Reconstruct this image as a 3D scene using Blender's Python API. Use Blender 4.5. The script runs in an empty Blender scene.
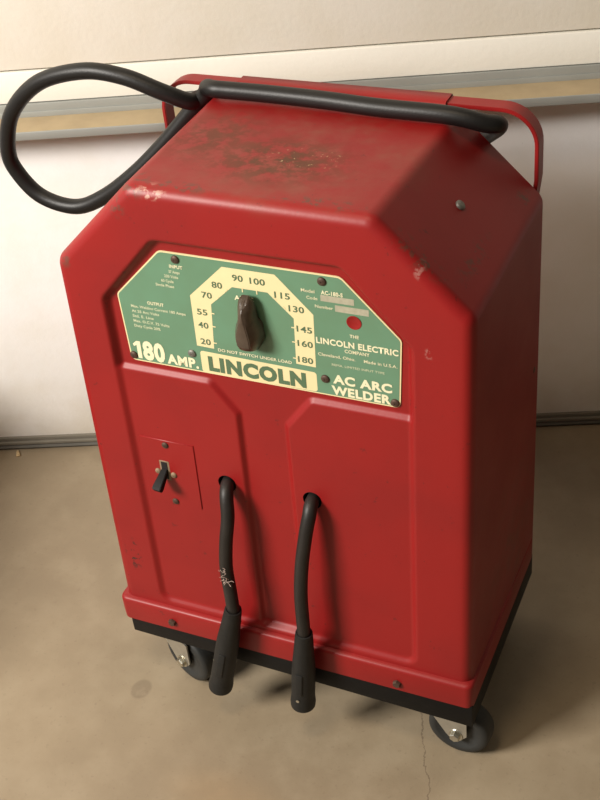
import bpy, bmesh, math, random
from mathutils import Vector, Matrix
from mathutils.geometry import delaunay_2d_cdt
random.seed(4)
sc = bpy.context.scene
col = sc.collection
PI = math.pi

# ------------------------------------------------------------------ materials
def nt(name):
    m = bpy.data.materials.new(name); m.use_nodes = True
    n = m.node_tree; b = n.nodes['Principled BSDF']
    return m, n, b
def simple(name, rgb, rough=.5, metal=0.0, spec=.5, noise=0.0, nscale=60, bump=0.0, bscale=300, ramp=None):
    m, n, b = nt(name)
    b.inputs['Base Color'].default_value = (*rgb, 1)
    b.inputs['Roughness'].default_value = rough
    b.inputs['Metallic'].default_value = metal
    b.inputs['Specular IOR Level'].default_value = spec
    tc = n.nodes.new('ShaderNodeTexCoord')
    if noise:
        t = n.nodes.new('ShaderNodeTexNoise'); t.inputs['Scale'].default_value = nscale
        t.inputs['Detail'].default_value = 6
        n.links.new(tc.outputs['Object'], t.inputs['Vector'])
        mx = n.nodes.new('ShaderNodeMix'); mx.data_type = 'RGBA'
        mx.inputs['A'].default_value = (*[c * (1 - noise) for c in rgb], 1)
        mx.inputs['B'].default_value = (*[min(1, c * (1 + noise)) for c in (ramp or rgb)], 1)
        n.links.new(t.outputs['Fac'], mx.inputs['Factor'])
        n.links.new(mx.outputs['Result'], b.inputs['Base Color'])
    if bump:
        t2 = n.nodes.new('ShaderNodeTexNoise'); t2.inputs['Scale'].default_value = bscale
        t2.inputs['Detail'].default_value = 4
        n.links.new(tc.outputs['Object'], t2.inputs['Vector'])
        bp = n.nodes.new('ShaderNodeBump'); bp.inputs['Strength'].default_value = bump
        bp.inputs['Distance'].default_value = .001
        n.links.new(t2.outputs['Fac'], bp.inputs['Height'])
        n.links.new(bp.outputs['Normal'], b.inputs['Normal'])
    return m

class G:
    """small node-graph helper"""
    def __init__(s, n): s.n = n
    def node(s, t, **k):
        x = s.n.nodes.new(t)
        for a, v in k.items(): setattr(x, a, v)
        return x
    def link(s, a, b): s.n.links.new(a, b)
    def math(s, op, a, b=None, clamp=False):
        x = s.node('ShaderNodeMath', operation=op); x.use_clamp = clamp
        for i, v in enumerate((a, b)):
            if v is None: continue
            if isinstance(v, (int, float)): x.inputs[i].default_value = v
            else: s.link(v, x.inputs[i])
        return x.outputs[0]
    def noise(s, vec, scale, detail=5, rough=.55):
        x = s.node('ShaderNodeTexNoise'); x.inputs['Scale'].default_value = scale
        x.inputs['Detail'].default_value = detail; x.inputs['Roughness'].default_value = rough
        s.link(vec, x.inputs['Vector']); return x.outputs['Fac']
    def ramp(s, v, lo, hi):
        x = s.node('ShaderNodeMapRange'); x.interpolation_type = 'SMOOTHSTEP'
        s.link(v, x.inputs['Value']); x.inputs['From Min'].default_value = lo; x.inputs['From Max'].default_value = hi
        return x.outputs['Result']
    def blob(s, vec, c, r, soft=.5):
        """1 inside an ellipsoid at c with radii r, fading outwards"""
        sub = s.node('ShaderNodeVectorMath', operation='SUBTRACT'); s.link(vec, sub.inputs[0]); sub.inputs[1].default_value = c
        dv = s.node('ShaderNodeVectorMath', operation='DIVIDE'); s.link(sub.outputs[0], dv.inputs[0]); dv.inputs[1].default_value = r
        ln = s.node('ShaderNodeVectorMath', operation='LENGTH'); s.link(dv.outputs[0], ln.inputs[0])
        x = s.ramp(ln.outputs['Value'], 1.0, soft); return x
    def mix(s, f, a, b):
        x = s.node('ShaderNodeMix', data_type='RGBA')
        if isinstance(f, (int, float)): x.inputs['Factor'].default_value = f
        else: s.link(f, x.inputs['Factor'])
        for k, v in (('A', a), ('B', b)):
            if isinstance(v, tuple): x.inputs[k].default_value = (*v, 1)
            else: s.link(v, x.inputs[k])
        return x.outputs['Result']

RED = (.255, .0078, .0078)
def red_paint(name, wear=True, tint=RED):
    m, n, b = nt(name); g = G(n)
    v0 = g.node('ShaderNodeTexCoord').outputs['Object']
    va = g.node('ShaderNodeVectorMath', operation='ADD'); g.link(v0, va.inputs[0]); va.inputs[1].default_value = (0, .125, -.080)
    v = va.outputs[0]
    big = g.noise(v, 9, 4)
    colr = g.mix(g.ramp(big, .35, .7), tint, (tint[0]*.88, tint[1]*.95, tint[2]*.95))
    speck = g.ramp(g.noise(v, 420, 2), .66, .74)
    colr = g.mix(g.math('MULTIPLY', speck, .30), colr, (.12, .015, .01))
    rough = g.math('ADD', g.math('MULTIPLY', big, .20), .36)
    if wear:
        # oily rust-brown dirt patch on the flat top, a fainter one to its left
        dirt = g.math('MAXIMUM', g.blob(v, (-.005, .115, .602), (.105, .070, .03), .1),
                      g.math('MULTIPLY', g.blob(v, (-.085, .150, .602), (.075, .085, .03), .1), .75))
        mott = g.ramp(g.noise(v, 55, 7, .68), .40, .58)
        dm = g.math('MULTIPLY', dirt, mott)
        film = g.math('MULTIPLY', g.blob(v, (0, .13, .60), (.19, .13, .035), .5), g.ramp(g.noise(v, 26, 6, .7), .35, .75))
        colr = g.mix(g.math('MULTIPLY', film, .75), colr, (.215, .050, .032))
        colr = g.mix(g.math('MULTIPLY', dm, .92), colr, (.085, .043, .021))
        pale = g.math('MULTIPLY', g.blob(v, (.02, .125, .602), (.05, .03, .03), .2), g.ramp(g.noise(v, 260, 2), .66, .70))
        colr = g.mix(pale, colr, (.55, .38, .22))
        # chipped paint along the front-top bend and left shoulder
        chips = None
        for c, r in (((-.118, .045, .596), (.022, .025, .016)), ((-.070, .046, .598), (.05, .012, .010)), ((.07, .048, .598), (.07, .012, .010)),
                     ((-.206, .035, .512), (.010, .02, .016)), ((-.135, .04, .575), (.012, .02, .016)), ((.185, .10, .53), (.02, .06, .012)), ((.206, .225, .53), (.012, .02, .012)), ((.16, .045, .562), (.05, .015, .05))):
            x = g.blob(v, c, r, .3); chips = x if chips is None else g.math('MAXIMUM', chips, x)
        cm = g.math('MULTIPLY', chips, g.ramp(g.noise(v, 110, 5, .7), .50, .57))
        colr = g.mix(g.math('MULTIPLY', cm, .75), colr, (.10, .045, .03))
        cw = g.math('MULTIPLY', g.blob(v, (-.098, .038, .594), (.022, .02, .008), .3), g.ramp(g.noise(v, 140, 4), .50, .60))
        colr = g.mix(g.math('MULTIPLY', cw, .85), colr, (.50, .30, .24))
        sc_ = g.math('MULTIPLY', g.math('MAXIMUM', g.blob(v, (.163, .035, .552), (.006, .02, .010), .3), g.blob(v, (.172, .03, .470), (.006, .02, .008), .3)), g.ramp(g.noise(v, 180, 3), .48, .58))
        colr = g.mix(g.math('MULTIPLY', sc_, .55), colr, (.42, .22, .19))
        # fine dark handling marks scattered over the whole case
        mk = g.math('MULTIPLY', g.ramp(g.noise(v, 75, 4, .75), .655, .70), .55)
        colr = g.mix(mk, colr, (.07, .012, .010))
        # dark scuffs low on the left of the frame
        sm = g.math('MULTIPLY', g.blob(v, (-.192, .01, .128), (.013, .03, .03), .4), g.ramp(g.noise(v, 150, 3), .57, .62))
        colr = g.mix(sm, colr, (.04, .012, .01))
        # brown grime towards the lower right side and edges
        gr = g.math('MULTIPLY', g.blob(v, (.214, .17, .12), (.02, .16, .16), .2), g.ramp(g.noise(v, 40, 6, .7), .4, .7))
        colr = g.mix(g.math('MULTIPLY', gr, .5), colr, (.10, .03, .015))
        rough = g.math('ADD', rough, g.math('MULTIPLY', dm, .35))
    g.link(colr, b.inputs['Base Color']); g.link(rough, b.inputs['Roughness'])
    b.inputs['Specular IOR Level'].default_value = .36; b.inputs['Coat Weight'].default_value = .06; b.inputs['Coat Roughness'].default_value = .35
    bp = g.node('ShaderNodeBump'); bp.inputs['Strength'].default_value = .16; bp.inputs['Distance'].default_value = .0006
    g.link(g.noise(v, 230, 3), bp.inputs['Height']); g.link(bp.outputs['Normal'], b.inputs['Normal'])
    return m

M = {}
M['red'] = red_paint('worn_red_enamel')
M['red_plain'] = red_paint('plain_red_enamel', wear=False)
M['black'] = simple('black_steel', (.0045, .004, .0038), .55, spec=.22, noise=.4, nscale=80, bump=.2)
M['rubber'] = simple('black_rubber_cable', (.0065, .006, .0058), .45, spec=.38, noise=.35, nscale=60, bump=.15, bscale=500)
M['rubber_dusty'] = simple('dusty_rubber_boot', (.0105, .0105, .0098), .58, spec=.35, noise=.5, nscale=70, bump=.3, bscale=250)
M['lead'] = simple('worn_rubber_lead', (.015, .0125, .011), .5, spec=.4, noise=.5, nscale=45, bump=.25, bscale=200)
M['bakelite'] = simple('brown_bakelite', (.062, .043, .030), .30, noise=.45, nscale=60, bump=.15)
M['zinc'] = simple('zinc_steel', (.50, .48, .42), .38, metal=.85, noise=.25, nscale=60)
M['bolt'] = simple('bright_bolt', (.62, .60, .52), .28, metal=1, noise=.2, nscale=90)
M['rust'] = simple('rusty_screw', (.09, .055, .040), .55, metal=.5, noise=.5, nscale=200)
M['greyscrew'] = simple('dull_grey_screw', (.22, .21, .19), .5, metal=.6, noise=.4, nscale=200)
M['wheel'] = simple('grey_black_tyre', (.020, .021, .020), .6, noise=.4, nscale=40)
M['cream'] = simple('cream_enamel', (.72, .62, .35), .38, noise=.05, nscale=80)
M['green'] = simple('green_enamel', (.118, .215, .125), .36, noise=.10, nscale=30, ramp=(.110, .235, .150))
M['greenink'] = simple('dark_green_ink', (.080, .140, .075), .45)
M['lettercream'] = simple('cream_lettering', (.74, .70, .47), .45)
M['smallprint'] = simple('faded_small_print', (.62, .64, .43), .5)
M['tag'] = simple('dull_number_tag', (.36, .34, .25), .45, noise=.25, nscale=300)
M['tagink'] = simple('tag_ink', (.22, .21, .15), .5)
M['slot'] = simple('dusty_brass_slot', (.22, .15, .09), .6, noise=.5, nscale=150)
M['dark'] = simple('dark_interior', (.006, .004, .004), .8)
M['lint'] = simple('pale_lint', (.55, .42, .36), .9)
M['galv'] = simple('galvanised_steel', (.33, .34, .32), .5, metal=.3, noise=.12, nscale=20)
M['brass'] = simple('brass_end', (.55, .50, .36), .35, metal=.9)
M['rubberseal'] = simple('grey_seal', (.10, .095, .080), .7, noise=.3, nscale=40)
M['chip'] = simple('pale_wood', (.50, .37, .20), .7)
M['retainer'] = simple('dull_retainer', (.17, .155, .125), .55, metal=.2, noise=.2, nscale=20)
M['shade_box'] = simple('grey_shade_box', (.2, .19, .18), .6)

def dusty_shelf():
    m, n, b = nt('dusty_tan_steel'); g = G(n)
    v = g.node('ShaderNodeTexCoord').outputs['Object']
    c = g.mix(g.ramp(g.noise(v, 14, 6, .6), .3, .75), (.40, .31, .185), (.31, .24, .145))
    c = g.mix(g.math('MULTIPLY', g.ramp(g.noise(v, 5, 5), .60, .70), .5), c, (.33, .22, .10))
    g.link(c, b.inputs['Base Color']); b.inputs['Roughness'].default_value = .7
    return m
M['shelfdust'] = dusty_shelf()

def door_mat(name, rgb, dirt):
    m, n, b = nt(name); g = G(n)
    v = g.node('ShaderNodeTexCoord').outputs['Object']
    c = g.mix(g.ramp(g.noise(v, 6, 6, .6), .35, .75), rgb, tuple(a * q for a, q in zip(rgb, (.93, .91, .86))))
    if dirt:   # yellow-brown mottling, stronger towards the foot of the door
        z = g.node('ShaderNodeSeparateXYZ'); g.link(v, z.inputs[0])
        low = g.ramp(z.outputs['Z'], .20, .02)
        c = g.mix(g.math('MULTIPLY', g.math('MULTIPLY', low, g.noise(v, 11, 6, .65)), .65), c, (.42, .34, .20))
        sp = g.ramp(g.noise(v, 90, 1), .84, .86)
        c = g.mix(sp, c, (.10, .07, .05))
    g.link(c, b.inputs['Base Color']); b.inputs['Roughness'].default_value = .55
    bp = g.node('ShaderNodeBump'); bp.inputs['Strength'].default_value = .35; bp.inputs['Distance'].default_value = .0009
    g.link(g.noise(v, 130, 4, .6), bp.inputs['Height']); g.link(bp.outputs['Normal'], b.inputs['Normal'])
    return m
M['door_low'] = door_mat('white_embossed_door', (.90, .895, .89), True)
M['door_up'] = door_mat('cream_embossed_door', (.78, .745, .67), False)
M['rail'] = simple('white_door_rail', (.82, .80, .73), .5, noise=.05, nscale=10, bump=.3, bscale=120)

def concrete():
    m, n, b = nt('worn_concrete'); g = G(n)
    v = g.node('ShaderNodeTexCoord').outputs['Object']
    a = g.noise(v, 2.2, 6, .6); bb = g.noise(v, 13, 7, .62); cc = g.noise(v, 160, 3)
    c = g.mix(g.ramp(a, .3, .7), (.285, .225, .148), (.235, .184, .120))
    c = g.mix(g.math('MULTIPLY', g.ramp(bb, .42, .70), .45), c, (.335, .275, .19))
    c = g.mix(g.math('MULTIPLY', g.ramp(bb, .52, .33), .30), c, (.225, .175, .115))
    c = g.mix(g.math('MULTIPLY', g.ramp(cc, .60, .72), .35), c, (.19, .14, .09))
    # a round damp-looking stain left of the caster
    st = g.blob(v, (-.2050, -.0210, 0), (.0145, .0175, .02), .72)
    st = g.math('MULTIPLY', st, g.ramp(g.noise(v, 60, 3), .15, .5))
    c = g.mix(g.math('MULTIPLY', st, .55), c, (.165, .125, .082))
    st2 = g.blob(v, (-.035, -.13, 0), (.10, .05, .02), .1)
    c = g.mix(g.math('MULTIPLY', g.math('MULTIPLY', st2, bb), .5), c, (.36, .23, .11))
    # hairline crack running away from the camera
    s = g.node('ShaderNodeSeparateXYZ'); g.link(v, s.inputs[0])
    wob = g.math('MULTIPLY', g.math('SUBTRACT', g.noise(v, 22, 5, .7), .5), .028)
    line = g.math('ABSOLUTE', g.math('ADD', g.math('SUBTRACT', g.math('ADD', s.outputs['X'], g.math('MULTIPLY', s.outputs['Y'], .42)), .159), wob))
    cr = g.math('MULTIPLY', g.ramp(line, .0011, .0003), g.blob(v, (.16, -.05, 0), (.12, .15, .1), .6))
    c = g.mix(g.math('MULTIPLY', cr, .6), c, (.10, .07, .045))
    g.link(c, b.inputs['Base Color'])
    g.link(g.math('ADD', g.math('MULTIPLY', bb, .3), .45), b.inputs['Roughness'])
    bp = g.node('ShaderNodeBump'); bp.inputs['Strength'].default_value = .35; bp.inputs['Distance'].default_value = .0012
    g.link(g.math('ADD', bb, g.math('MULTIPLY', cc, .3)), bp.inputs['Height']); g.link(bp.outputs['Normal'], b.inputs['Normal'])
    return m
M['concrete'] = concrete()

# ------------------------------------------------------------------ mesh helpers
def obj(name, bm, mat, parent=None, smooth=True, angle=35):
    me = bpy.data.meshes.new(name)
    bm.normal_update(); bm.to_mesh(me); bm.free()
    if isinstance(mat, str): mat = M[mat]
    me.materials.append(mat)
    if smooth:
        me.polygons.foreach_set('use_smooth', [True] * len(me.polygons))
        try: me.set_sharp_from_angle(angle=math.radians(angle))
        except Exception: pass
    o = bpy.data.objects.new(name, me); col.objects.link(o)
    if parent: o.parent = parent
    return o
def box(bm, x0, x1, y0, y1, z0, z1, bev=0.0, seg=2):
    r = bmesh.ops.create_cube(bm, size=1)
    vs = r['verts']
    for v in vs:
        v.co = Vector(((x0 + x1) / 2 + v.co.x * (x1 - x0), (y0 + y1) / 2 + v.co.y * (y1 - y0), (z0 + z1) / 2 + v.co.z * (z1 - z0)))
    if bev:
        es = list({e for v in vs for e in v.link_edges})
        r = bmesh.ops.bevel(bm, geom=es, offset=bev, segments=seg, profile=.5, affect='EDGES')
        vs = list({v for v in r['verts']} | {v for v in vs if v.is_valid})
    return vs
def tube(bm, pts, rad, n=16, caps=True):
    """tube along a smooth curve through pts; rad is a number or a list per input point"""
    pts = [Vector(p) for p in pts]
    rs = rad if isinstance(rad, (list, tuple)) else [rad] * len(pts)
    P, Rr = [], []
    K = 8
    for i in range(len(pts) - 1):
        p0 = pts[max(i - 1, 0)]; p1 = pts[i]; p2 = pts[i + 1]; p3 = pts[min(i + 2, len(pts) - 1)]
        for k in range(K):
            t = k / K
            P.append(.5 * ((2 * p1) + (p2 - p0) * t + (2 * p0 - 5 * p1 + 4 * p2 - p3) * t * t + (3 * p1 - p0 - 3 * p2 + p3) * t ** 3))
            Rr.append(rs[i] * (1 - t) + rs[i + 1] * t)
    P.append(pts[-1]); Rr.append(rs[-1])
    return sweep(bm, P, Rr, n, caps)
def sweep(bm, P, Rr, n=16, caps=True):
    rings = []
    T = (P[1] - P[0]).normalized()
    N = T.orthogonal().normalized()
    for i, p in enumerate(P):
        if i == 0: t = (P[1] - P[0]).normalized()
        elif i == len(P) - 1: t = (P[-1] - P[-2]).normalized()
        else: t = (P[i + 1] - P[i - 1]).normalized()
        N = (N - t * N.dot(t)).normalized(); B = t.cross(N)
        rings.append([bm.verts.new(p + (N * math.cos(2 * PI * k / n) + B * math.sin(2 * PI * k / n)) * Rr[i]) for k in range(n)])
    for a, b in zip(rings, rings[1:]):
        for k in range(n): bm.faces.new((a[k], a[(k + 1) % n], b[(k + 1) % n], b[k]))
    if caps:
        bm.faces.new(rings[0][::-1]); bm.faces.new(rings[-1])
    return rings
def lathe(bm, prof, mtx, n=28):
    """prof: (radius, height) pairs about local z"""
    rings = []
    for r, h in prof:
        if r < 1e-6: rings.append([bm.verts.new(mtx @ Vector((0, 0, h)))])
        else: rings.append([bm.verts.new(mtx @ Vector((r * math.cos(2 * PI * k / n), r * math.sin(2 * PI * k / n), h))) for k in range(n)])
    for a, b in zip(rings, rings[1:]):
        for k in range(n):
            q = (k + 1) % n
            if len(a) == 1: bm.faces.new((a[0], b[q], b[k]))
            elif len(b) == 1: bm.faces.new((a[k], a[q], b[0]))
            else: bm.faces.new((a[k], a[q], b[q], b[k]))
def frame(origin, zdir, xhint=Vector((0, 0, 1))):
    z = Vector(zdir).normalized(); x = (Vector(xhint) - z * Vector(xhint).dot(z))
    if x.length < 1e-4: x = z.orthogonal()
    x.normalize(); y = z.cross(x)
    return Matrix.Translation(Vector(origin)) @ Matrix((x, y, z)).transposed().to_4x4()

def round_poly(pts, rad, n=7):
    """ccw polygon, every corner rounded with n samples"""
    out = []; L = len(pts)
    if not isinstance(rad, (list, tuple)): rad = [rad] * L
    for i in range(L):
        a, b, c = Vector(pts[i - 1]), Vector(pts[i]), Vector(pts[(i + 1) % L])
        u = (a - b).normalized(); w = (c - b).normalized()
        ang = u.angle(w); r = max(rad[i], 1e-5)
        t = r / math.tan(ang / 2)
        cen = b + (u + w).normalized() * (r / math.sin(ang / 2))
        p0 = b + u * t; p1 = b + w * t
        a0 = math.atan2(p0.y - cen.y, p0.x - cen.x); a1 = math.atan2(p1.y - cen.y, p1.x - cen.x)
        d = a1 - a0
        while d > PI: d -= 2 * PI
        while d < -PI: d += 2 * PI
        for k in range(n):
            th = a0 + d * k / (n - 1)
            out.append(cen + Vector((math.cos(th), math.sin(th))) * r)
    return out
def inset(pts, d):
    """move every edge of a ccw polygon inwards by d (negative = outwards)"""
    L = len(pts); out = []
    for i in range(L):
        a, b, c = Vector(pts[i - 1]), Vector(pts[i]), Vector(pts[(i + 1) % L])
        e1 = (b - a).normalized(); e2 = (c - b).normalized()
        n1 = Vector((-e1.y, e1.x)); n2 = Vector((-e2.y, e2.x))
        k = 1 + n1.dot(n2)
        out.append(b + (n1 + n2) * (d / k))
    return out
def sdist(p, poly):
    """signed distance to a ccw polygon, positive inside"""
    best = 1e9; ins = False; L = len(poly)
    for i in range(L):
        a = poly[i - 1]; b = poly[i]
        ex, ey = b[0] - a[0], b[1] - a[1]; px, py = p[0] - a[0], p[1] - a[1]
        l2 = ex * ex + ey * ey
        t = max(0, min(1, (px * ex + py * ey) / l2)) if l2 > 1e-16 else 0
        dx, dy = px - t * ex, py - t * ey
        q = dx * dx + dy * dy
        if q < best: best = q
        if (a[1] > p[1]) != (b[1] > p[1]):
            if p[0] < a[0] + (p[1] - a[1]) / (b[1] - a[1]) * ex: ins = not ins
    return math.sqrt(best) * (1 if ins else -1)
def sstep(x): x = max(0, min(1, x)); return x * x * (3 - 2 * x)

# ------------------------------------------------------------------ the welder
HC = .080                                  # height of the casters: machine coordinates start on top of them
D = .251
root = bpy.data.objects.new('arc_welder', None); col.objects.link(root)
root.location = (0, .125, 0)
root['label'] = 'red steel arc welding machine on casters with green and cream dial plate'
root['category'] = 'welder'
def part(name, bm, mat, parent=None, **k):
    if parent is None:
        for v in bm.verts: v.co += Vector((0, -.125, HC))
        return obj(name, bm, mat, root, **k)
    for v in bm.verts: v.co += Vector((0, -.125, HC))
    return obj(name, bm, mat, parent, **k)
def F(z): return .007 + .049 * (z - .055)  # front face leans back slightly

FR = [(-.2160, .040), (.2125, .040), (.2140, .510), (.1215, .5985), (-.1240, .6000), (-.2190, .508)]
BK = [(-.2160, .040), (.2150, .040), (.2165, .516), (.132, .5985), (-.130, .598), (-.213, .512)]
RE = .012
RC = [.006, .006, .018, .018, .018, .018]
CX = -.007
REC = [(-.163, .066), (.149, .066), (.1535, .471), (.089, .5435), (-.103, .5435), (-.1685, .471)]
LP = [(-.20, .0), (-.0345, .0), (-.0345, .356), (-.0625, .390), (-.20, .390)]
RP = [(.0185, .0), (.19, .0), (.19, .390), (.0475, .390), (.0185, .352)]
WA = .0085; WB = .0070
DA, DB = .0085, .0045
HOLES = [((-.0575, .2615), .0105), ((.0410, .2640), .0105)]
recR = round_poly(REC, .012, 6)
lpR = round_poly(LP, .009, 6); rpR = round_poly(RP, .009, 6)
def hgt(x, z):
    a = sdist((x, z), recR)
    if a < -WA: return 0.0
    sa = sstep((a + WA / 2) / WA)
    sb = max(sstep((sdist((x, z), lpR) + WB / 2) / WB), sstep((sdist((x, z), rpR) + WB / 2) / WB))
    return sa * (DA - DB * sb)

bm = bmesh.new()
bound = round_poly(inset(FR, RE), [max(.003, r - RE) for r in RC], 7)
pts2, edges2, ncons = [], [], 0
def add_loop(lp, close=True):
    s = len(pts2)
    pts2.extend([Vector((p[0], p[1])) for p in lp]); L = len(lp)
    for i in range(L): edges2.append((s + i, s + (i + 1) % L))
def clipped(lp):      # densify, keep as constraint only where inside the boundary
    out = []
    L = len(lp)
    for i in range(L):
        a, b = lp[i], lp[(i + 1) % L]
        k = max(1, int((b - a).length / .012))
        for j in range(k): out.append(a.lerp(b, j / k))
    s = len(pts2); ok = [sdist(p, bound) > .0006 for p in out]
    idx = {}
    for i, p in enumerate(out):
        if ok[i]: idx[i] = len(pts2); pts2.append(Vector(p))
    for i in range(len(out)):
        j = (i + 1) % len(out)
        if ok[i] and ok[j]: edges2.append((idx[i], idx[j]))
bnd = []
for i in range(len(bound)):
    a, b = bound[i], bound[(i + 1) % len(bound)]
    bnd.append(a)
add_loop(bnd)
for poly, w, r in ((REC, WA, .012), (LP, WB, .009), (RP, WB, .009)):
    for t in (-.7, -.5, -.3, -.12, .12, .3, .5, .7):
        clipped(round_poly(inset(poly, t * w), r - t * w, 6))
for c, r in HOLES:
    add_loop([Vector((c[0] + r * math.cos(2 * PI * k / 28), c[1] + r * math.sin(2 * PI * k / 28))) for k in range(28)])
gx = -.205
while gx < .205:
    gz = .05
    while gz < .59:
        p = Vector((gx + .0007 * math.sin(gz * 900), gz))
        if sdist(p, bound) > .004: pts2.append(p)
        gz += .012
    gx += .012
vs2, es2, fs2, *_ = delaunay_2d_cdt(pts2, edges2, [], 0, 1e-6, False)
vmap = [bm.verts.new((p.x, F(p.y) + hgt(p.x, p.y), p.y)) for p in vs2]
for f in fs2:
    cx = sum(vs2[i].x for i in f) / len(f); cz = sum(vs2[i].y for i in f) / len(f)
    if sdist((cx, cz), bound) < 0: continue
    if any((cx - c[0]) ** 2 + (cz - c[1]) ** 2 < (r * .99) ** 2 for c, r in HOLES): continue
    ar = abs((vs2[f[1]] - vs2[f[0]]).cross(vs2[f[2]] - vs2[f[0]]))
    if ar < 1e-12: continue
    try: bm.faces.new([vmap[i] for i in f])
    except ValueError: pass
# rounded front edge, then the sides back to the rear panel
loops = []
for k in range(9):
    ph = PI / 2 * (1 - k / 8)
    ins = RE * (1 - math.cos(ph)); dy = RE * (1 - math.sin(ph))
    lp = round_poly(inset(FR, ins), [max(.003, r - ins) for r in RC], 7)
    loops.append([Vector((p.x, F(p.y) + dy, p.y)) for p in lp])
back = round_poly(BK, RC, 7)
f0 = loops[-1]
for k in range(1, 9):
    t = k / 8
    loops.append([a.lerp(Vector((b.x, D, b.y)), t) for a, b in zip(f0, back)])
inb = round_poly(inset(BK, .004), [max(.003, r - .004) for r in RC], 7)
loops.append([Vector((b.x, D + .0012, b.y)) for b in inb])
rings = [[bm.verts.new(p) for p in lp] for lp in loops]
for a, b in zip(rings, rings[1:]):
    n_ = len(a)
    for i in range(n_): bm.faces.new((a[i], a[(i + 1) % n_], b[(i + 1) % n_], b[i]))
bm.faces.new(rings[-1])
bmesh.ops.remove_doubles(bm, verts=bm.verts, dist=2e-5)
bmesh.ops.recalc_face_normals(bm, faces=bm.faces)
shell = part('case_shell', bm, 'red', angle=50)

# bottom flange of the case, with a rounded ledge
def ring_plan(x0, x1, y0, y1, r): return round_poly([(x0, y0), (x1, y0), (x1, y1), (x0, y1)], r, 6)
bm = bmesh.new()
prof = [(.004, .0235), (.0, .0235), (.0, .0245), (-.0003, .030), (-.0003, .0530), (.0004, .0555), (.0018, .0568), (.0040, .0576), (.0100, .0590)]
rr = []
for ins, z in prof:
    pl = ring_plan(-.2215 + ins, .2155 - ins, +.0012 + ins, .2555 - ins, max(.003, .009 - ins))
    rr.append([bm.verts.new((p.x, p.y, z)) for p in pl])
for a, b in zip(rr, rr[1:]):
    for i in range(len(a)): bm.faces.new((a[i], a[(i + 1) % len(a)], b[(i + 1) % len(a)], b[i]))
bmesh.ops.recalc_face_normals(bm, faces=bm.faces)
part('base_flange', bm, 'red', angle=60)
bm = bmesh.new()
box(bm, -.2125, .2150, .0030, .253, 0, .0245, .0012)
for v in bm.verts:
    if v.co.z < .012: v.co.z -= .009 * (v.co.x + .2125) / .4275
part('base_frame', bm, 'black')

# hex bolts and screws
def screw(origin, ydir, r, mat, name='screw', slot=True, dome=.45):
    bm = bmesh.new(); m = frame(Vector(origin), Vector(ydir))
    lathe(bm, [(r, -.001), (r, .0004), (r * .93, r * dome * .55), (r * .7, r * dome * .85), (r * .35, r * dome), (0, r * dome * .96)], m, 20)
    if slot:
        for a in (0, PI / 2):
            vs = box(bm, -r * .52, r * .52, -r * .12, r * .12, r * dome * .80, r * dome * 1.04)
            for v in vs: v.co = m @ (Matrix.Rotation(a + .6, 3, 'Z') @ v.co)
    return part(name, bm, mat)
def hexbolt(origin, ydir, r, mat, name='hex_bolt', washer=False):
    bm = bmesh.new(); m = frame(Vector(origin), Vector(ydir))
    if washer: lathe(bm, [(r * 1.35, -.001), (r * 1.35, .0012), (0, .0012)], m, 24)
    lathe(bm, [(r, 0), (r, r * .65), (r * .85, r * .85), (0, r * .85)], m, 6)
    return part(name, bm, mat)
hexbolt((-.1515, .0010, .0375), (0, -1, 0), .0048, 'rust')
hexbolt((.130, .0010, .0355), (0, -1, 0), .0048, 'rust')
nch = Vector((.694, 0, .720)).normalized()
screw((.1670, .140, .5600), nch, .0052, 'greyscrew', slot=True, dome=.55)['label'] = 'bright screw in the slanted shoulder'
screw((.2125, .236, .315), (1, 0, 0), .005, 'rust', slot=False, dome=.8)

# ---- nameplate
REC_D = DA
def plate_pts(pts, off): return [Vector((p[0], F(p[1]) + REC_D - off, p[1])) for p in pts]
def flat(pts, off, thick, mat, name, parent, label=None):
    bm = bmesh.new()
    top = [bm.verts.new(p) for p in plate_pts(pts, off)]
    bot = [bm.verts.new(p) for p in plate_pts(pts, off - thick)]
    bm.faces.new(top[::-1]); bm.faces.new(bot)
    for i in range(len(pts)):
        j = (i + 1) % len(pts); bm.faces.new((top[i], top[j], bot[j], bot[i]))
    bmesh.ops.recalc_face_normals(bm, faces=bm.faces)
    o = part(name, bm, mat, parent, angle=20)
    if label: o['label'] = label
    return o
PL = [(-.1525, .3985), (.1400, .3985), (.1435, .474), (.0865, .5315), (-.1015, .5315), (-.1565, .476)]
plate = flat(round_poly(PL, [.006, .006, .007, .010, .010, .007], 6), .0010, .0022, 'cream', 'nameplate', root)
flat(round_poly(inset(PL, .0015), [.005, .005, .006, .009, .009, .006], 6), .00125, .0004, 'green', 'plate_face', plate, 'green enamel face of the nameplate')
DO = [(-.0535, .4295), (-.0505, .4805), (-.0255, .5035), (.0115, .5035), (.0365, .4795), (.0350, .4290), (.0555, .4285), (.0570, .4870), (.0205, .5240), (-.0340, .5240), (-.0725, .4870), (-.0725, .4300)]
bm = bmesh.new()
inn = [DO[0], DO[1], DO[2], DO[3], DO[4], DO[5]]; out_ = [DO[11], DO[10], DO[9], DO[8], DO[7], DO[6]]
vi = [bm.verts.new(p) for p in plate_pts(inn, .00135)]; vo = [bm.verts.new(p) for p in plate_pts(out_, .00135)]
for i in range(5): bm.faces.new((vi[i], vo[i], vo[i + 1], vi[i + 1]))
bm.normal_update()
if sum(f.normal.y for f in bm.faces) > 0: bmesh.ops.reverse_faces(bm, faces=bm.faces)
part('dial_scale', bm, 'cream', plate, smooth=False)
flat(round_poly([(-.0700, .3995), (.0555, .4005), (.0555, .4225), (-.0700, .4245)], .003, 5), .00135, .0001, 'cream', 'name_panel', plate)
flat([(.0655, .5035), (.0985, .5035), (.0985, .5100), (.0655, .5100)], .00140, .0001, 'tag', 'code_box', plate)
flat([(.0795, .4945), (.1125, .4945), (.1125, .5012), (.0795, .5012)], .00140, .0001, 'tag', 'number_box', plate)

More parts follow.
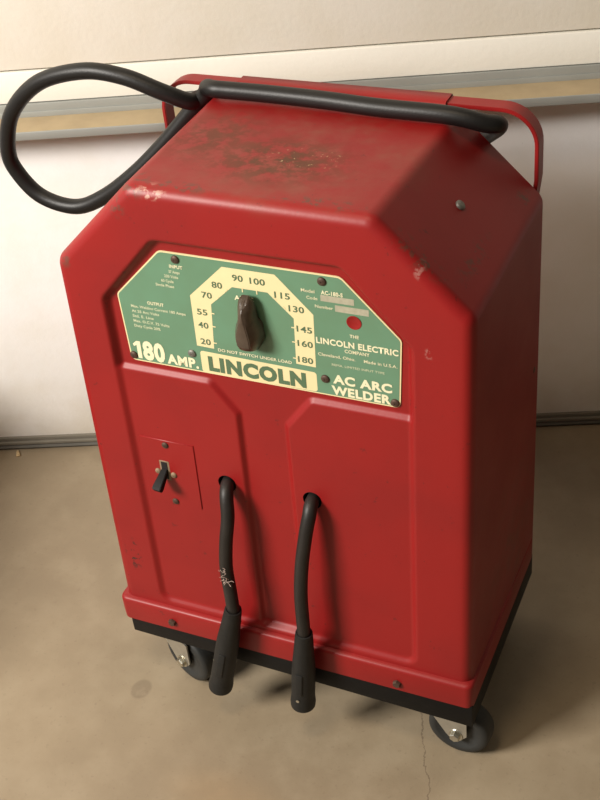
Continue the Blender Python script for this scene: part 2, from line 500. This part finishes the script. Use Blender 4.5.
FONT_CACHE = {}
def text(body, x0, x1, zc, h, mat, name='lettering', bold=0.0, off=.0016, zslope=0.0):
    """a line of lettering laid on the plate, from x0 to x1, capital height h, centred on height zc"""
    cu = bpy.data.curves.new('t', 'FONT'); cu.body = body; cu.size = 1; cu.offset = bold; cu.resolution_u = 3; cu.space_character = 1.0 + bold * 2.2
    o = bpy.data.objects.new('t', cu); col.objects.link(o)
    bpy.context.view_layer.update()
    me = bpy.data.meshes.new_from_object(o.evaluated_get(bpy.context.evaluated_depsgraph_get()))
    bpy.data.objects.remove(o); bpy.data.curves.remove(cu)
    xs = [v.co.x for v in me.vertices]; lo, hi = min(xs), max(xs)
    cap = .73
    bm = bmesh.new(); bm.from_mesh(me); bpy.data.meshes.remove(me)
    for v in bm.verts:
        x = x0 + (v.co.x - lo) / (hi - lo) * (x1 - x0)
        z = zc + (v.co.y - cap / 2) / cap * h
        v.co = Vector((x, F(z) + REC_D - off, z))
    bm.normal_update()
    if sum(f.normal.y for f in bm.faces) > 0: bmesh.ops.reverse_faces(bm, faces=bm.faces)
    return part(name, bm, mat, plate, smooth=False)
def num(s, xc, zc, h=.0068):
    w = {1: .0, 2: .0112, 3: .0158}[len(s)]
    text(s, xc - w / 2, xc + w / 2, zc, h, 'greenink', 'dial_number', .018)
for s, x, z in (('20', -.0620, .4365), ('40', -.0622, .4555), ('55', -.0615, .4705), ('70', -.0540, .4905), ('80', -.0415, .5035), ('90', -.0185, .5145),
                ('100', .0020, .5140), ('115', .0265, .5030), ('130', .0400, .4905), ('145', .0465, .4695), ('160', .0462, .4535), ('180', .0452, .4352)):
    num(s, x, z)
# tick marks on the inner edge of the scale
bm = bmesh.new()
for x, z, a in ((-.0518, .4365, 0), (-.0508, .4555, 0), (-.0502, .4705, 0), (-.0425, .4885, -.75), (-.0325, .4985, -.75), (-.0145, .5020, PI / 2), (.0005, .5020, PI / 2),
                (.0185, .4985, .75), (.0275, .4895, .75), (.0355, .4695, 0), (.0350, .4535, 0), (.0345, .4352, 0)):
    vs = box(bm, -.0022, .0022, 0, .0001, -.0006, .0006)
    for v in vs:
        p = Matrix.Rotation(a, 3, 'Y') @ v.co; zz = z + p.z
        v.co = Vector((x + p.x, F(zz) + REC_D - .0015 + v.co.y * 0, zz)) - Vector((0, .0001 if v.co.y > 0 else 0, 0))
part('dial_ticks', bm, 'cream', plate, smooth=False)
text('LINCOLN', -.0620, .0440, .4115, .0160, 'greenink', bold=.06)
bm = bmesh.new()
one = [(-.1436, .4023), (-.1388, .4023), (-.1388, .4227), (-.1432, .4227), (-.1478, .4186), (-.1466, .4158), (-.1436, .4178)]
v_ = [bm.verts.new(p) for p in plate_pts(one, .0016)]; bm.faces.new(v_); bm.normal_update()
if bm.faces[:][0].normal.y > 0: bmesh.ops.reverse_faces(bm, faces=bm.faces)
bmesh.ops.triangulate(bm, faces=bm.faces)
part('lettering', bm, 'lettercream', plate, smooth=False)
text('80', -.1370, -.1115, .4135, .0212, 'lettercream', bold=.05)
text('AMP.', -.1095, -.0735, .4082, .0112, 'lettercream', bold=.045)
text('AC ARC', .0725, .1325, .4195, .0098, 'lettercream', bold=.045)
text('WELDER', .0705, .1310, .4065, .0098, 'lettercream', bold=.045)
text('LINCOLN ELECTRIC', .0580, .1400, .4605, .0066, 'lettercream', bold=.035)
text('THE', .0925, .1015, .4705, .0036, 'lettercream', bold=.02)
text('COMPANY', .0865, .1115, .4530, .0038, 'lettercream', bold=.02)
text('Cleveland, Ohio.     Made in U.S.A.', .0590, .1385, .4452, .0034, 'lettercream', bold=.01)
text('REMA. LIMITED INPUT TYPE', .0725, .1255, .4355, .0026, 'smallprint')
text('Model', .0465, .0600, .5125, .0036, 'lettercream', bold=.005)
text('AC-180-S', .0665, .0880, .5130, .0042, 'lettercream', bold=.03)
text('Code', .0515, .0625, .5055, .0034, 'lettercream', bold=.005)
text('Number', .0595, .0775, .4975, .0034, 'lettercream', bold=.005)
text('AMPS', -.0240, -.0035, .4930, .0050, 'lettercream', bold=.03)
text('DO NOT SWITCH UNDER LOAD', -.0490, .0305, .4295, .0034, 'lettercream', bold=.02, off=.00165)
text('INPUT', -.0910, -.0765, .5165, .0036, 'lettercream', bold=.03)
for s, xc, z in (('37 Amps', -.0865, .5105), ('230 Volts', -.0905, .5050), ('60 Cycle', -.0955, .4995), ('Single Phase', -.0990, .4940)):
    w = .0017 * len(s); text(s, xc - w / 2, xc + w / 2, z, .0031, 'smallprint', bold=.02)
text('OUTPUT', -.1225, -.1040, .4708, .0036, 'lettercream', bold=.03)
for i, (s, x1) in enumerate((('Max. Welding Current 180 Amps', -.0805), ('At 25 Arc Volts', -.1110), ('Std. E. Line', -.1180), ('Max. O.C.V. 75 Volts', -.1010), ('Duty Cycle 20%', -.1120))):
    text(s, -.1420, x1, .4645 - i * .0057, .0031, 'smallprint', bold=.02)
# small red drain-like hole showing the case colour through the plate
bm = bmesh.new(); m = frame((.0975, F(.4855) + REC_D - .00135, .4855), (0, -1, 0))
lathe(bm, [(.0074, 0), (.0074, .0004), (.0066, .0005), (.0062, .0003), (0, .0003)], m, 28)
part('indicator_hole', bm, 'red_plain', plate)['label'] = 'round red opening in the nameplate'
for x, z, mt in ((-.0835, .5245, 'rust'), (-.0795, .4195, 'greyscrew'), (-.1485, .4050, 'rust'), (.0680, .5243, 'rust'), (.0645, .4175, 'rust'), (.1350, .4040, 'rust')):
    screw((x, F(z) + REC_D - .0014, z), (0, -1, .0), .0044, mt, dome=.5)

# ---- selector knob : teardrop base, sharp ridge
def knob():
    bm = bmesh.new()
    kx, kz, y0 = -.0085, .4690, F(.469) + REC_D - .0016
    lathe(bm, [(.0125, 0), (.0125, .003), (.0115, .0042), (0, .0042)], frame((kx, y0, kz - .003), (0, -1, 0)), 36)
    # outline stations along height: (z offset, half width)
    base = [(.0320, .0040), (.0280, .0070), (.0200, .0088), (.0120, .0092), (.0050, .0104), (-.0010, .0132), (-.0080, .0150), (-.0150, .0140), (-.0210, .0108), (-.0265, .0080)]
    ridge = [(.0290, .0016, .0090), (.0240, .0014, .0165), (.0190, .0016, .0200), (.0115, .0028, .0212), (.0045, .0042, .0222), (-.0015, .0058, .0232), (-.0080, .0068, .0236), (-.0150, .0066, .0230), (-.0210, .0058, .0205), (-.0255, .0046, .0140)]
    secs = []
    for (bz, bw), (rz, rw, rh) in zip(base, ridge):
        pts = [(-bw, .0030, bz), (-bw * .97, .0080, bz), (-(bw * .45 + rw * .55), .0080 + (rh - .008) * .55, (bz + rz) / 2), (-rw, rh - .0008, rz), (0, rh, rz),
               (rw, rh - .0008, rz), ((bw * .45 + rw * .55), .0080 + (rh - .008) * .55, (bz + rz) / 2), (bw * .97, .0080, bz), (bw, .0030, bz)]
        secs.append([bm.verts.new((kx + a, y0 - h, kz + c)) for a, h, c in pts])
    for a, b in zip(secs, secs[1:]):
        for i in range(len(a) - 1): bm.faces.new((a[i], a[i + 1], b[i + 1], b[i]))
        bm.faces.new((a[-1], a[0], b[0], b[-1]))
    bm.faces.new(secs[0]); bm.faces.new(secs[-1][::-1])
    bmesh.ops.recalc_face_normals(bm, faces=bm.faces)
    bmesh.ops.bevel(bm, geom=[e for e in bm.edges if len(e.link_faces) == 2 and e.calc_face_angle(0) > .5], offset=.0007, segments=2, affect='EDGES')
    return part('selector_knob', bm, 'bakelite', angle=40)
knob()

# ---- switch plate
def PF(z, d): return F(z) + d          # a height in front of the frame plane
PD = DA - DB                            # depth of the raised panels
bm = bmesh.new()
vs = box(bm, -.1570, -.0925, -.0012, .0008, .2175, .3035, .0005, 1)
for v in bm.verts: v.co.y += F(v.co.z) + PD
sp = part('switch_plate', bm, 'red_plain')
for x, z in ((-.1265, .2975), (-.1245, .2215)): screw((x, F(z) + PD - .0012, z), (0, -1, 0), .0040, 'rust', dome=.5)
for x, z in ((-.1405, .2600), (-.1215, .2585)): screw((x, F(z) + PD - .0012, z), (0, -1, 0), .0036, 'slot', dome=.6)
bm = bmesh.new()
vs = box(bm, -.1375, -.1255, -.0016, .0005, .2500, .2755, .0004, 1)
for v in bm.verts: v.co.y += F(v.co.z) + PD
part('switch_slot', bm, 'slot', sp)
bm = bmesh.new()
vs = box(bm, -.1350, -.1280, -.0022, .0005, .2520, .2740)
for v in bm.verts: v.co.y += F(v.co.z) + PD
part('switch_opening', bm, 'dark', sp)
bm = bmesh.new()
A = Vector((-.1315, F(.262) + PD - .001, .263)); B_ = A + Vector((-.0015, -.021, -.013))
dirv = (B_ - A).normalized(); sx = Vector((1, 0, 0)); sx = (sx - dirv * sx.dot(dirv)).normalized(); sz = dirv.cross(sx)
ra = []
for p, w, h in ((A, .0034, .0030), (A.lerp(B_, .35), .0042, .0036), (A.lerp(B_, .85), .0052, .0044), (B_, .0048, .0040)):
    ra.append([bm.verts.new(p + sx * a * w + sz * b * h) for a, b in ((-1, -1), (1, -1), (1, 1), (-1, 1))])
for a, b in zip(ra, ra[1:]):
    for i in range(4): bm.faces.new((a[i], a[(i + 1) % 4], b[(i + 1) % 4], b[i]))
bm.faces.new(ra[0][::-1]); bm.faces.new(ra[-1])
bmesh.ops.recalc_face_normals(bm, faces=bm.faces)
bmesh.ops.bevel(bm, geom=bm.edges[:], offset=.0006, segments=2, affect='EDGES')
part('switch_lever', bm, 'black', sp, angle=40)

# ---- welding leads coming out of the front holes, each ending in a rubber boot
def hole_cup(c, r):
    bm = bmesh.new(); m = frame((c[0], F(c[1]) + PD, c[1]), (0, -1, 0))
    lathe(bm, [(r * 1.02, .0), (r * 1.02, -.03), (0, -.03)], m, 28)
    bmesh.ops.reverse_faces(bm, faces=bm.faces)
    return bm
hc = hole_cup(*HOLES[0]); part('hole_lining', hc, 'dark', shell)
hc = hole_cup((HOLES[1][0][0], HOLES[1][0][1] ), HOLES[1][1]); part('hole_lining', hc, 'dark', shell)
def lead(path, boot, tip_hole):
    bm = bmesh.new()
    tube(bm, path, .0074, 18)
    l = part('welding_lead', bm, 'lead')
    bm = bmesh.new()
    a, b = Vector(boot[0]), Vector(boot[1])
    L = (b - a).length; m = frame(a, b - a, Vector((0, -1, 0)))
    prof = [(.0082, 0), (.0095, .0004), (.0099, .004), (.0104, .012), (.0114, .030), (.0128, .050), (.0134, .062), (.0136, L - .026), (.0134, L - .018), (.0139, L - .014), (.0146, L - .006), (.0143, L), (.0118, L + .001), (.0110, L - .004), (.0060, L - .008), (0, L - .008)]
    lathe(bm, prof, m, 32)
    bo = part('rubber_boot', bm, 'rubber_dusty', l, angle=55)
    bm = bmesh.new()
    vs = box(bm, .0120, .0144, -.0040, .0040, L * .48, L * .76, .0008)
    for v in bm.verts: v.co = m @ v.co
    bmx = part('boot_pad', bm, 'rubber_dusty', l)
    if tip_hole:
        bm = bmesh.new(); vs = None
        lathe(bm, [(.0020, 0), (.0020, .0005), (0, .0005)], frame(m @ Vector((.0140, .001, L - .019)), (m.to_3x3() @ Vector((1, 0, 0)))), 14)
        part('boot_rivet', bm, 'bolt', l)
    return l
lead([(-.0575, .042, .2600), (-.0572, .026, .2620), (-.0545, .014, .2615), (-.0520, .006, .2540), (-.0500, -.001, .2340), (-.0530, -.008, .2035), (-.0556, -.0120, .1698), (-.0540, -.0150, .1370), (-.0527, -.0175, .1050), (-.0535, -.0175, .0900)],
     [(-.0525, -.0175, .1110), (-.0878, -.0195, -.0300)], False)
lead([(.0415, .042, .2630), (.0415, .026, .2645), (.0425, .014, .2640), (.0430, .006, .2560), (.0400, -.001, .2350), (.0355, -.009, .1980), (.0325, -.0140, .1570), (.0326, -.0180, .1100), (.0318, -.0180, .0920)],
     [(.0325, -.0180, .1030), (.0200, -.0192, -.0190)], True)
# lint caught on the left lead
bm = bmesh.new()
for k in range(9):
    p = Vector((-.0540 + random.uniform(-.004, .006), -.0205, .162 + random.uniform(-.008, .008)))
    q = [p]
    for j in range(4): q.append(q[-1] + Vector((random.uniform(-.0035, .0045), random.uniform(-.002, .0012), random.uniform(-.003, .0035))))
    tube(bm, q, .0002, 5)
lint = part('lint', bm, 'lint'); lint['label'] = 'pale lint stuck to the left lead'

# ---- casters
def caster(pos, yaw, name='caster'):
    """pos: centre of the mounting plate under the base (machine x,y); yaw: direction of the axle's outer end"""
    e = bpy.data.objects.new(name, None); col.objects.link(e); e.parent = root
    e.location = (pos[0], pos[1] - .125, HC); e.rotation_euler = (0, 0, yaw)
    # local x = axle, wheel trails along local y
    R_, W_ = .0365, .0130; off = .022; zc = -HC + R_
    def add(nm, bm, mat, par=e, **k): return obj(nm, bm, mat, par, **k)
    bm = bmesh.new(); box(bm, -.021, .021, -.021, .021, -.003, 0, .0006)
    lathe(bm, [(.018, -.003), (.020, -.006), (.018, -.010), (0, -.010)], Matrix.Identity(4), 24)
    add('mounting_plate', bm, 'zinc')
    bm = bmesh.new()
    for s in (-1, 1):
        # fork cheek: tapered rounded plate
        oc = [(-.014, -.008), (off + .013, -.008), (off + .013, zc + .002), (off + .004, zc - .009), (off - .006, zc - .009), (off - .012, zc - .002)]
        oc = round_poly(oc[::-1], .003, 4)
        a = [bm.verts.new((s * (W_ + .003), p.x, p.y)) for p in oc]; b = [bm.verts.new((s * (W_ + .005), p.x, p.y)) for p in oc]
        bm.faces.new(a); bm.faces.new(b[::-1])
        for i in range(len(oc)): bm.faces.new((a[i], a[(i + 1) % len(oc)], b[(i + 1) % len(oc)], b[i]))
    box(bm, -W_ - .005, W_ + .005, -.017, .019, -.0105, -.0085)
    bmesh.ops.recalc_face_normals(bm, faces=bm.faces)
    add('fork', bm, 'zinc', smooth=False)
    bm = bmesh.new(); m = Matrix.Translation((0, off, zc)) @ Matrix.Rotation(PI / 2, 4, 'Y')
    lathe(bm, [(.006, -W_ - .001), (.010, -W_ - .001), (.010, -W_ + .001), (.024, -W_ + .002), (.026, -W_), (.031, -W_ + .0003), (.0350, -W_ + .0016), (.0362, -W_ + .0045), (R_, -W_ / 3), (R_, W_ / 3), (.0362, W_ - .0045), (.0350, W_ - .0016), (.031, W_ - .0003), (.026, W_), (.024, W_ - .002), (.010, W_ - .001), (.010, W_ + .001), (.006, W_ + .001)], m, 44)
    add('wheel', bm, 'wheel', angle=50)
    bm = bmesh.new()
    lathe(bm, [(.0035, -W_ - .009), (.0035, W_ + .009), (0, W_ + .0095)], m, 14)
    for s in (-1, 1):
        lathe(bm, [(.0085, 0), (.0085, .0012), (0, .0012)], Matrix.Translation((s * (W_ + .005), off, zc)) @ Matrix.Rotation(s * PI / 2, 4, 'Y'), 20)
        lathe(bm, [(.0062, .001), (.0062, .005), (.0052, .006), (0, .006)], Matrix.Translation((s * (W_ + .005), off, zc)) @ Matrix.Rotation(s * PI / 2, 4, 'Y'), 6)
    add('axle_bolt', bm, 'bolt', smooth=False)
    return e
def caster_at(bolt, yaw):      # place a caster by the outer end of its axle
    a = math.radians(yaw); ax = Vector((math.cos(a), math.sin(a))); tr = Vector((-math.sin(a), math.cos(a)))
    p = Vector(bolt) - ax * .0225 - tr * .022
    return caster((p.x, p.y), a)
caster_at((.1915, .0085), -94)
caster_at((-.1580, .0060), -110)
caster((.160, .205), math.radians(35))
caster((-.180, .215), math.radians(-100))

# ---- rear handle: a flat strap bent into a hoop, with a wider grip
def strap(path, w, t, mat, name, parent=None):
    bm = bmesh.new(); rings = []
    for i, p in enumerate(path):
        p = Vector(p)
        d = (Vector(path[min(i + 1, len(path) - 1)]) - Vector(path[max(i - 1, 0)])).normalized()
        yv = Vector((0, 1, 0)); nn = d.cross(yv).normalized()
        rings.append([bm.verts.new(p + yv * a * w / 2 + nn * b * t / 2) for a, b in ((-1, -1), (1, -1), (1, 1), (-1, 1))])
    for a, b in zip(rings, rings[1:]):
        for i in range(4): bm.faces.new((a[i], a[(i + 1) % 4], b[(i + 1) % 4], b[i]))
    bm.faces.new(rings[0][::-1]); bm.faces.new(rings[-1])
    bmesh.ops.recalc_face_normals(bm, faces=bm.faces)
    es = [e for e in bm.edges if len(e.link_faces) == 2 and e.calc_face_angle(0) > 1.2]
    bmesh.ops.bevel(bm, geom=es, offset=.0007, segments=2, affect='EDGES')
    return part(name, bm, mat, parent, angle=40)
HY = .2650; HT = .6020; HXR, HXL = .2080, -.2055; HR = .036
path = [(HXR - .008, HY, .47), (HXR - .004, HY, .50), (HXR, HY, .53), (HXR, HY, HT - HR)]
for k in range(1, 13):
    a = PI / 2 * k / 12; path.append((HXR - HR + HR * math.cos(a), HY, HT - HR + HR * math.sin(a)))
path += [(.10, HY, HT), (-.10, HY, HT)]
for k in range(0, 13):
    a = PI / 2 + PI / 2 * k / 12; path.append((HXL + HR + HR * math.cos(a), HY, HT - HR + HR * math.sin(a)))
path += [(HXL, HY, .52), (HXL, HY, .46), (HXL, HY, .40)]
handle = strap(path, .019, .0042, 'red_plain', 'carry_handle')
bm = bmesh.new()
gx0, gx1 = -.113, .117
pr = [(HY - .0135, HT - .016), (HY - .0135, HT + .000), (HY - .010, HT + .0040), (HY + .010, HT + .0040), (HY + .0135, HT + .000), (HY + .0135, HT - .016), (HY + .0115, HT - .016), (HY + .0115, HT + .0005), (HY - .0115, HT + .0005), (HY - .0115, HT - .016)]
a = [bm.verts.new((gx0, y, z)) for y, z in pr]; b = [bm.verts.new((gx1, y, z)) for y, z in pr]
for i in range(len(pr)): bm.faces.new((a[i], a[(i + 1) % len(pr)], b[(i + 1) % len(pr)], b[i]))
bm.faces.new(a[::-1]); bm.faces.new(b)
bmesh.ops.recalc_face_normals(bm, faces=bm.faces)
part('handle_grip', bm, 'red_plain', angle=50)

# ------------------------------------------------------------------ power cable looped over the handle
bm = bmesh.new()
cab = [(.100, .2900, .420), (.110, .2900, .500), (.130, .2880, .545), (.153, .2740, .566), (.1735, .2440, .592), (.164, .2290, .6000), (.130, .2230, .6080), (.060, .2240, .6085), (0, .2280, .6092), (-.060, .2300, .6095), (-.105, .2290, .6100),
       (-.124, .2290, .6100), (-.1360, .2370, .6070), (-.1420, .2430, .5985), (-.1640, .2420, .5750), (-.200, .2360, .5370), (-.240, .2300, .5000), (-.285, .2260, .4670),
       (-.325, .2220, .4510), (-.368, .2200, .4600), (-.3920, .2180, .4880), (-.3960, .2150, .5180), (-.3760, .2130, .5670), (-.3300, .2120, .6070), (-.2700, .2120, .6250), (-.2220, .2140, .6220), (-.1820, .2200, .6060), (-.1580, .2330, .5915), (-.1540, .2520, .5862), (-.1510, .2700, .5580), (-.1500, .2760, .4800), (-.1500, .2780, .4200)]
cab = [Vector(p) + Vector((0, 0, HC)) for p in cab]
tube(bm, cab, .0090, 20)
pc = obj('power_cable', bm, 'rubber')
pc['label'] = 'thick black rubber cable across the red case top, looped in the air at left'
pc['category'] = 'cable'

# ------------------------------------------------------------------ setting
def struct(o, label=None):
    o['kind'] = 'structure'
    if label: o['label'] = label
    return o
bm = bmesh.new(); box(bm, -3.2, 3.2, -4.0, 4.0, -.12, 0)
struct(obj('floor', bm, 'concrete', smooth=False), 'worn tan concrete garage floor')

door = bpy.data.objects.new('door_1', None); col.objects.link(door)
door.location = (-.6559, .3302, 0); door.rotation_euler = (0, 0, math.radians(20.629))
struct(door, 'white sectional garage door seen from inside')
XL, XR = -2.0, 2.6
def dpart(name, bm, mat, **k): return obj(name, bm, mat, door, **k)
bm = bmesh.new(); box(bm, XL, XR, .003, .045, .0190, .5690, .001); dpart('lower_panel', bm, 'door_low')
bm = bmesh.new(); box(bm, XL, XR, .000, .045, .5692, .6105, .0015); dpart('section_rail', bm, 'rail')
bm = bmesh.new(); box(bm, XL, XR, .0015, .045, .6130, 1.130, .0015); dpart('upper_panel', bm, 'door_up')
bm = bmesh.new(); box(bm, XL, XR, .0015, .045, 1.133, 1.65, .0015); dpart('upper_panel', bm, 'door_up')
bm = bmesh.new(); box(bm, XL, XR, .0015, .045, 1.653, 2.17, .0015); dpart('upper_panel', bm, 'door_up')
bm = bmesh.new(); box(bm, XL, XR, .0100, .044, .6095, .6140); dpart('panel_gap', bm, 'dark')
# strut bolted across the lower section: wall flange, dusty shelf, front lip
bm = bmesh.new()
box(bm, XL, XR, -.0030, .0030, .5485, .5685, .0006)
box(bm, XL, XR, -.0050, -.0025, .5485, .5585, .0004)
dpart('strut_flange', bm, 'galv')
bm = bmesh.new(); box(bm, XL, XR, -.0500, -.0020, .5500, .5515); dpart('strut_shelf', bm, 'shelfdust', smooth=False)
bm = bmesh.new(); box(bm, XL, XR, -.0520, -.0495, .5410, .5520, .0008); box(bm, XL, XR, -.0495, -.0380, .5410, .5425); dpart('strut_lip', bm, 'galv')
bm = bmesh.new(); box(bm, XL, XR, -.0015, .045, .0150, .0215, .0006); box(bm, XL, XR, -.006, .045, .0110, .0155, .0006); dpart('bottom_retainer', bm, 'retainer')
bm = bmesh.new()
for xx in (XL,):
    prof_ = [(.002, .012), (-.004, .009), (-.006, .005), (-.003, .001), (.004, 0), (.036, 0), (.042, .005), (.040, .012)]
    a = [bm.verts.new((XL, y, z)) for y, z in prof_]; b = [bm.verts.new((XR, y, z)) for y, z in prof_]
    for i in range(len(prof_)): bm.faces.new((a[i], a[(i + 1) % len(prof_)], b[(i + 1) % len(prof_)], b[i]))
    bm.faces.new(a[::-1]); bm.faces.new(b)
bmesh.ops.recalc_face_normals(bm, faces=bm.faces)
dpart('bottom_seal', bm, 'rubberseal')

# small pale splinter on the floor by the door
bm = bmesh.new()
vs = box(bm, -.0025, .0025, -.007, .007, 0, .0028, .0006, 1)
for v in bm.verts:
    v.co.x *= 1 - .35 * (v.co.y / .007); v.co.z *= 1 + .15 * math.sin(v.co.y * 500)
sp = obj('wood_splinter', bm, 'chip')
sp.location = (-.6200, .3280, 0); sp.rotation_euler = (0, 0, math.radians(38))
sp['label'] = 'tiny pale wood splinter on the floor beside the door seal'; sp['category'] = 'splinter'

# ------------------------------------------------------------------ light
w = bpy.data.worlds.new('World'); sc.world = w; w.use_nodes = True
bg = w.node_tree.nodes['Background']
bg.inputs['Color'].default_value = (1.0, .86, .68, 1); bg.inputs['Strength'].default_value = .11
def area(name, loc, target, size, power, rgb, sy=None):
    l = bpy.data.lights.new(name, 'AREA'); l.energy = power; l.color = rgb; l.size = size
    if sy: l.shape = 'RECTANGLE'; l.size_y = sy
    o = bpy.data.objects.new(name, l); col.objects.link(o); o.location = loc
    o.rotation_euler = (Vector(target) - Vector(loc)).to_track_quat('-Z', 'Y').to_euler()
    return o
area('window_daylight', (-1.45, -1.7, 1.85), (0, .1, .35), .8, 126, (1.0, .945, .87), .8)
area('ceiling_fixture', (-.1, -.7, 2.6), (0, 0, 0), .4, 12, (1.0, .80, .55))
# unseen box added left of the frame to shade the floor and lower door
bm = bmesh.new(); box(bm, -1.05, -.17, -.62, -.01, 0, .30, .004)
wl = obj('shade_box_left', bm, 'shade_box', smooth=False); wl.parent = None
wl.location = door.location; wl.rotation_euler = door.rotation_euler; struct(wl)

# ------------------------------------------------------------------ camera
r_ = Vector((0.9148752, 0.39307859, -0.09215525)); u_ = Vector((-0.17095259, 0.58393936, 0.79359312)); f_ = Vector((-0.36575754, 0.71028448, -0.60142945))
cd = bpy.data.cameras.new('camera'); cd.sensor_width = 36; cd.sensor_fit = 'AUTO'; cd.lens = 1257.2 / 800 * 36
cd.clip_start = .02
cam = bpy.data.objects.new('camera', cd); col.objects.link(cam)
mw = Matrix((r_, u_, -f_)).transposed().to_4x4(); mw.translation = Vector((.48565, -.8437, 1.12677 + HC))
cam.matrix_world = mw
sc.camera = cam
sc.view_settings.view_transform = 'Standard'; sc.view_settings.look = 'None'
sc.view_settings.gamma = 1; sc.view_settings.use_curve_mapping = False
sc.view_settings.exposure = .0
